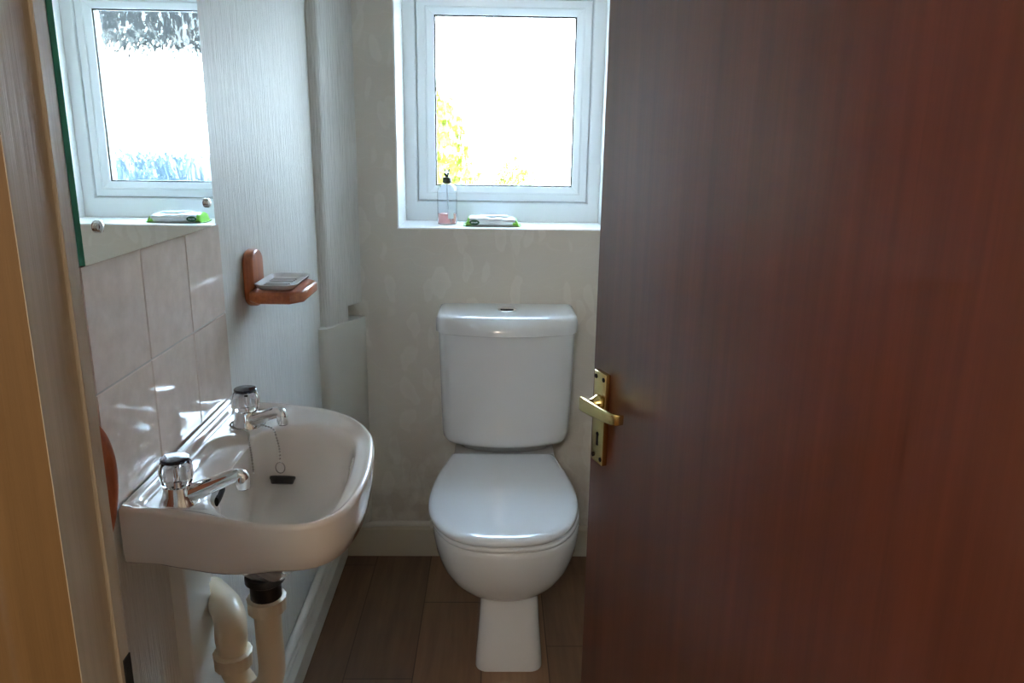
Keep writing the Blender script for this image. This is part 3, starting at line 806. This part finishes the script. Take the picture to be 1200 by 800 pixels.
for f in bm.faces:
    c = f.calc_center_median(); t = (c.x-WXa)/(WXb-WXa); top = c.z > WZ0+.019-.006*t
    if (t < .14 or t > .86) and not (top and t > .1 and t < .9): f.material_index = 1
    elif not top and c.y > WY+.01: f.material_index = 0
finish('packet_film', bm, [M['pack'], M['pack_green']], parent=wip, angle=60)
bm = bmesh.new(); prism(bm, rrect2 if False else [(p[0],p[1]) for p in rrect(-.052,.035,WY-.022,WY+.022,.016,0,5)], 'z', WZ0+.0275, WZ0+.0305, bev=.001); finish('packet_flap', bm, M['pack'], parent=wip)
bm = bmesh.new(); prism(bm, [(-.0625+.0145*math.cos(a), WZ0+.0125+.0078*math.sin(a)) for a in [2*PI*i/24 for i in range(24)]], 'y', WY-.0415, WY-.034)
lg = finish('packet_logo', bm, M['pack_logo'], parent=wip, smooth=False)
for k in range(4):
    bm = bmesh.new(); xk = -.0715+k*.0048
    box(bm, xk, xk+.0030, WY-.0420, WY-.0414, WZ0+.0108+.0008*(k%2), WZ0+.0146-.0004*(k%3)); finish('logo_mark', bm, M['tag'], parent=lg, smooth=False)

# ------------------------------------------------------------------ door, opened into the room
DA = math.radians(20.8); DW = .70
D0 = Vector((.147, 1.10, 0))                              # free edge, hall-side face
dl = Vector((math.sin(DA), -math.cos(DA), 0))             # along the leaf towards the hinge
dn = Vector((-math.cos(DA), -math.sin(DA), 0))            # out of the visible face
def DP(u, n, z): return D0+dl*u+dn*n+Vector((0,0,z))
hinge = DP(DW, 0, .008)
door = empty('door_1', hinge, 'red-brown mahogany veneer door with brass lever handle standing open', None, None, 'structure')
def dbox(bm, u0, u1, n0, n1, z0, z1, bev=0, seg=2):
    fs = box(bm, u0, u1, n0, n1, z0, z1, bev, seg)
def to_door(bm):
    for v in bm.verts: v.co = DP(v.co.x, v.co.y, v.co.z)
bm = bmesh.new(); dbox(bm, 0, DW, -.036, 0, .008, 1.99, .0018); to_door(bm)
finish('door_leaf', bm, M['door'], parent=door, angle=30)
HU, HZ = .0350, .9055                                       # backplate centre along leaf / height
bm = bmesh.new(); dbox(bm, HU-.0172, HU+.0172, .0002, .0085, HZ-.0695, HZ+.0695, .0012); to_door(bm)
hp = finish('door_handle', bm, M['brass'], parent=door, angle=30)
RN = Matrix(((dl.x, 0, dn.x, 0),(dl.y, 0, dn.y, 0),(0, 1, 0, 0),(0,0,0,1)))   # local z -> door normal
for u, z in ((HU-.0115,HZ+.061),(HU+.0115,HZ+.061),(HU-.0115,HZ-.061),(HU+.0115,HZ-.061)):
    bm = bmesh.new(); lathe(bm, [(.0034,.0080),(.0034,.0092),(.0026,.0098),(.0005,.0100)], DP(u,0,z), RN, 16); finish('screw', bm, M['iron'], parent=hp)
bm = bmesh.new()
kh = [( HU+.0034*math.cos(a), HZ-.025+.0034*math.sin(a)) for a in [math.radians(-50+280*i/14) for i in range(15)]] + [(HU-.0024,HZ-.0425),(HU+.0024,HZ-.0425)]
R = loft(bm, [[(u,.0080,z) for u,z in kh],[(u,.0089,z) for u,z in kh]]); to_door(bm); finish('keyhole', bm, M['dark_hole'], parent=hp, smooth=False)
# lever: a neck from the rose, then a flat bar sloping down towards the hinge
LZ = HZ+.0225
bm = bmesh.new()
lathe(bm, [(.0135,.008),(.0135,.011),(.0115,.014),(.0085,.019),(.0078,.024),(.0085,.029)], DP(HU,0,LZ), RN, 28)
bars = []
for u, n, z, hw, th in ((HU-.0135,.0300,LZ-.001,.0098,.0026),(HU-.0125,.0310,LZ-.001,.0106,.0032),(HU+.005,.0318,LZ-.0002,.0103,.0036),(HU+.03,.0320,LZ+.0015,.0095,.0034),(HU+.055,.0318,LZ+.0035,.0086,.0032),(HU+.073,.0308,LZ+.005,.0080,.0034),(HU+.082,.0285,LZ+.0058,.0078,.0040),(HU+.0865,.0245,LZ+.006,.0076,.0036),(HU+.0875,.0205,LZ+.006,.0070,.0026)):
    ring = []
    for k in range(16):
        a = 2*PI*k/16; c_, s_ = math.cos(a), math.sin(a)
        ring.append(tuple(DP(u, n+math.copysign(abs(c_)**.4,c_)*th, z+math.copysign(abs(s_)**.3,s_)*hw)))
    bars.append(ring)
loft(bm, bars); finish('lever', bm, M['brass'], parent=hp, angle=45)

# ------------------------------------------------------------------ outdoors, seen only through the patterned glass
bm = bmesh.new(); box(bm, -8, 12, 2.9, 20, -.5, -.4); finish('garden_ground', bm, plain('pale_paving', srgb(200,198,190), .9, bump=.3, bscale=3), kind='structure', smooth=False)
M['leaf'] = mat_leaf('lit_foliage', srgb(66,84,10), srgb(156,156,26))
def shrub(name, c, r, label, nleaf=520, sq=1.0):
    bm = bmesh.new()
    for _ in range(nleaf):
        d = Vector((random.gauss(0,1), random.gauss(0,1), random.gauss(0,1))).normalized()*r*(random.random()**.35)
        p = Vector(c)+Vector((d.x, d.y, d.z*sq))
        u = Vector((random.gauss(0,1), random.gauss(0,1), random.gauss(0,1))).normalized(); w = u.orthogonal().normalized()
        s = r*.2
        vs = [bm.verts.new(p+u*s), bm.verts.new(p+w*s*.45), bm.verts.new(p-u*s), bm.verts.new(p-w*s*.45)]
        bm.faces.new(vs)
    tube(bm, [(c[0],c[1],-.42),(c[0],c[1],c[2])], .03, 8)
    o = finish(name, bm, M['leaf'], smooth=False); return tag(o, label, 'shrub')
shrub('garden_shrub', (-.47, 5.6, .98), .36, 'yellow-green shrub seen through the left of the window glass', 2600, 1.9)
shrub('garden_shrub', (.16, 6.2, .92), .20, 'small green shrub seen through the lower right of the window glass', 900, 1.2)
# outbuilding to the right with a dark overhanging roof edge (shows in the mirror)
ob_ = empty('garden_outbuilding', (3.6, 8.2, -.4), 'pale outbuilding with a dark roof edge outside the window', 'outbuilding')
bm = bmesh.new(); box(bm, 2.15, 5.2, 8.0, 10.5, -.4, 2.2); finish('outbuilding_wall', bm, plain('pale_render', srgb(214,212,206), .9), parent=ob_, smooth=False)
bm = bmesh.new(); prism(bm, [(7.5,2.07),(7.5,2.5),(9.2,3.3),(10.8,2.5),(10.8,2.07)], 'x', 1.92, 5.4); finish('outbuilding_roof', bm, plain('dark_slate', srgb(23,24,24), .8, vary=.3, vscale=2, spec=0), parent=ob_, smooth=False)
bm = bmesh.new()
for k in range(26): box(bm, 1.15+k*.1, 1.15+k*.1+.088, 7.2, 7.225, -.4, 1.10+.05*(k%2))
for z in (-.1, .8): box(bm, 1.12, 3.78, 7.226, 7.27, z, z+.08)
low = finish('garden_fence', bm, plain('blue_grey_boards', srgb(30,40,46), .8, vary=.5, spec=0), smooth=False)
tag(low, 'low blue-grey boarded fence in front of the outbuilding', 'fence')

# ------------------------------------------------------------------ light
w = bpy.data.worlds.new('World'); bpy.context.scene.world = w; w.use_nodes = True
nt = w.node_tree; bg = nt.nodes['Background']
tc = N(nt, 'ShaderNodeTexCoord'); sx = N(nt, 'ShaderNodeSeparateXYZ'); nt.links.new(tc.outputs['Generated'], sx.inputs[0])
nt.links.new(ramp(nt, sx.outputs['Z'], [(0,(.84,.915,1,1)),(.5,(.50,.72,1,1))]), bg.inputs['Color'])
bg.inputs['Strength'].default_value = 17
lp = bpy.data.lights.new('window_portal', 'AREA'); lp.shape = 'RECTANGLE'; lp.size = .6; lp.size_y = .7
lp.cycles.is_portal = True
po = bpy.data.objects.new('window_portal', lp); C.objects.link(po); po.location = (.02, YB+.29, 1.39); po.rotation_euler = (-PI/2, 0, 0)
hl = bpy.data.lights.new('hall_lamp', 'POINT'); hl.energy = 12; hl.color = (1,.88,.74); hl.shadow_soft_size = .25
ho = bpy.data.objects.new('hall_lamp', hl); C.objects.link(ho); ho.location = (-.35, -1.1, 2.06)

# ------------------------------------------------------------------ camera
import numpy as np
f = 910.0
d = np.array([582-600, 160-400, f]); d /= np.linalg.norm(d)
v = np.array([550-600, f*f/240.0, f]); v -= v.dot(d)*d; v /= np.linalg.norm(v)
r = np.cross(v, d); r = r if r[0] > 0 else -r
cx = Vector((r[0], d[0], -v[0])); cy = Vector((r[1], d[1], -v[1])); cz = Vector((r[2], d[2], -v[2]))
Mx = Matrix((cx, -cy, -cz)).transposed().to_4x4(); Mx.translation = (0, 0, 1.3)
cam = bpy.data.cameras.new('camera'); co = bpy.data.objects.new('camera', cam); C.objects.link(co)
cam.sensor_fit = 'HORIZONTAL'; cam.sensor_width = 36; cam.lens = f/1200*36; cam.clip_start = .02
co.matrix_world = Mx
sc = bpy.context.scene; sc.camera = co
sc.view_settings.view_transform = 'Standard'; sc.view_settings.look = 'None'; sc.view_settings.gamma = 1
sc.view_settings.exposure = 1.75; sc.view_settings.use_curve_mapping = False
sc.cycles.max_bounces = 14; sc.cycles.diffuse_bounces = 6; sc.cycles.transmission_bounces = 12; sc.cycles.transparent_max_bounces = 12
sc.cycles.sample_clamp_indirect = 8
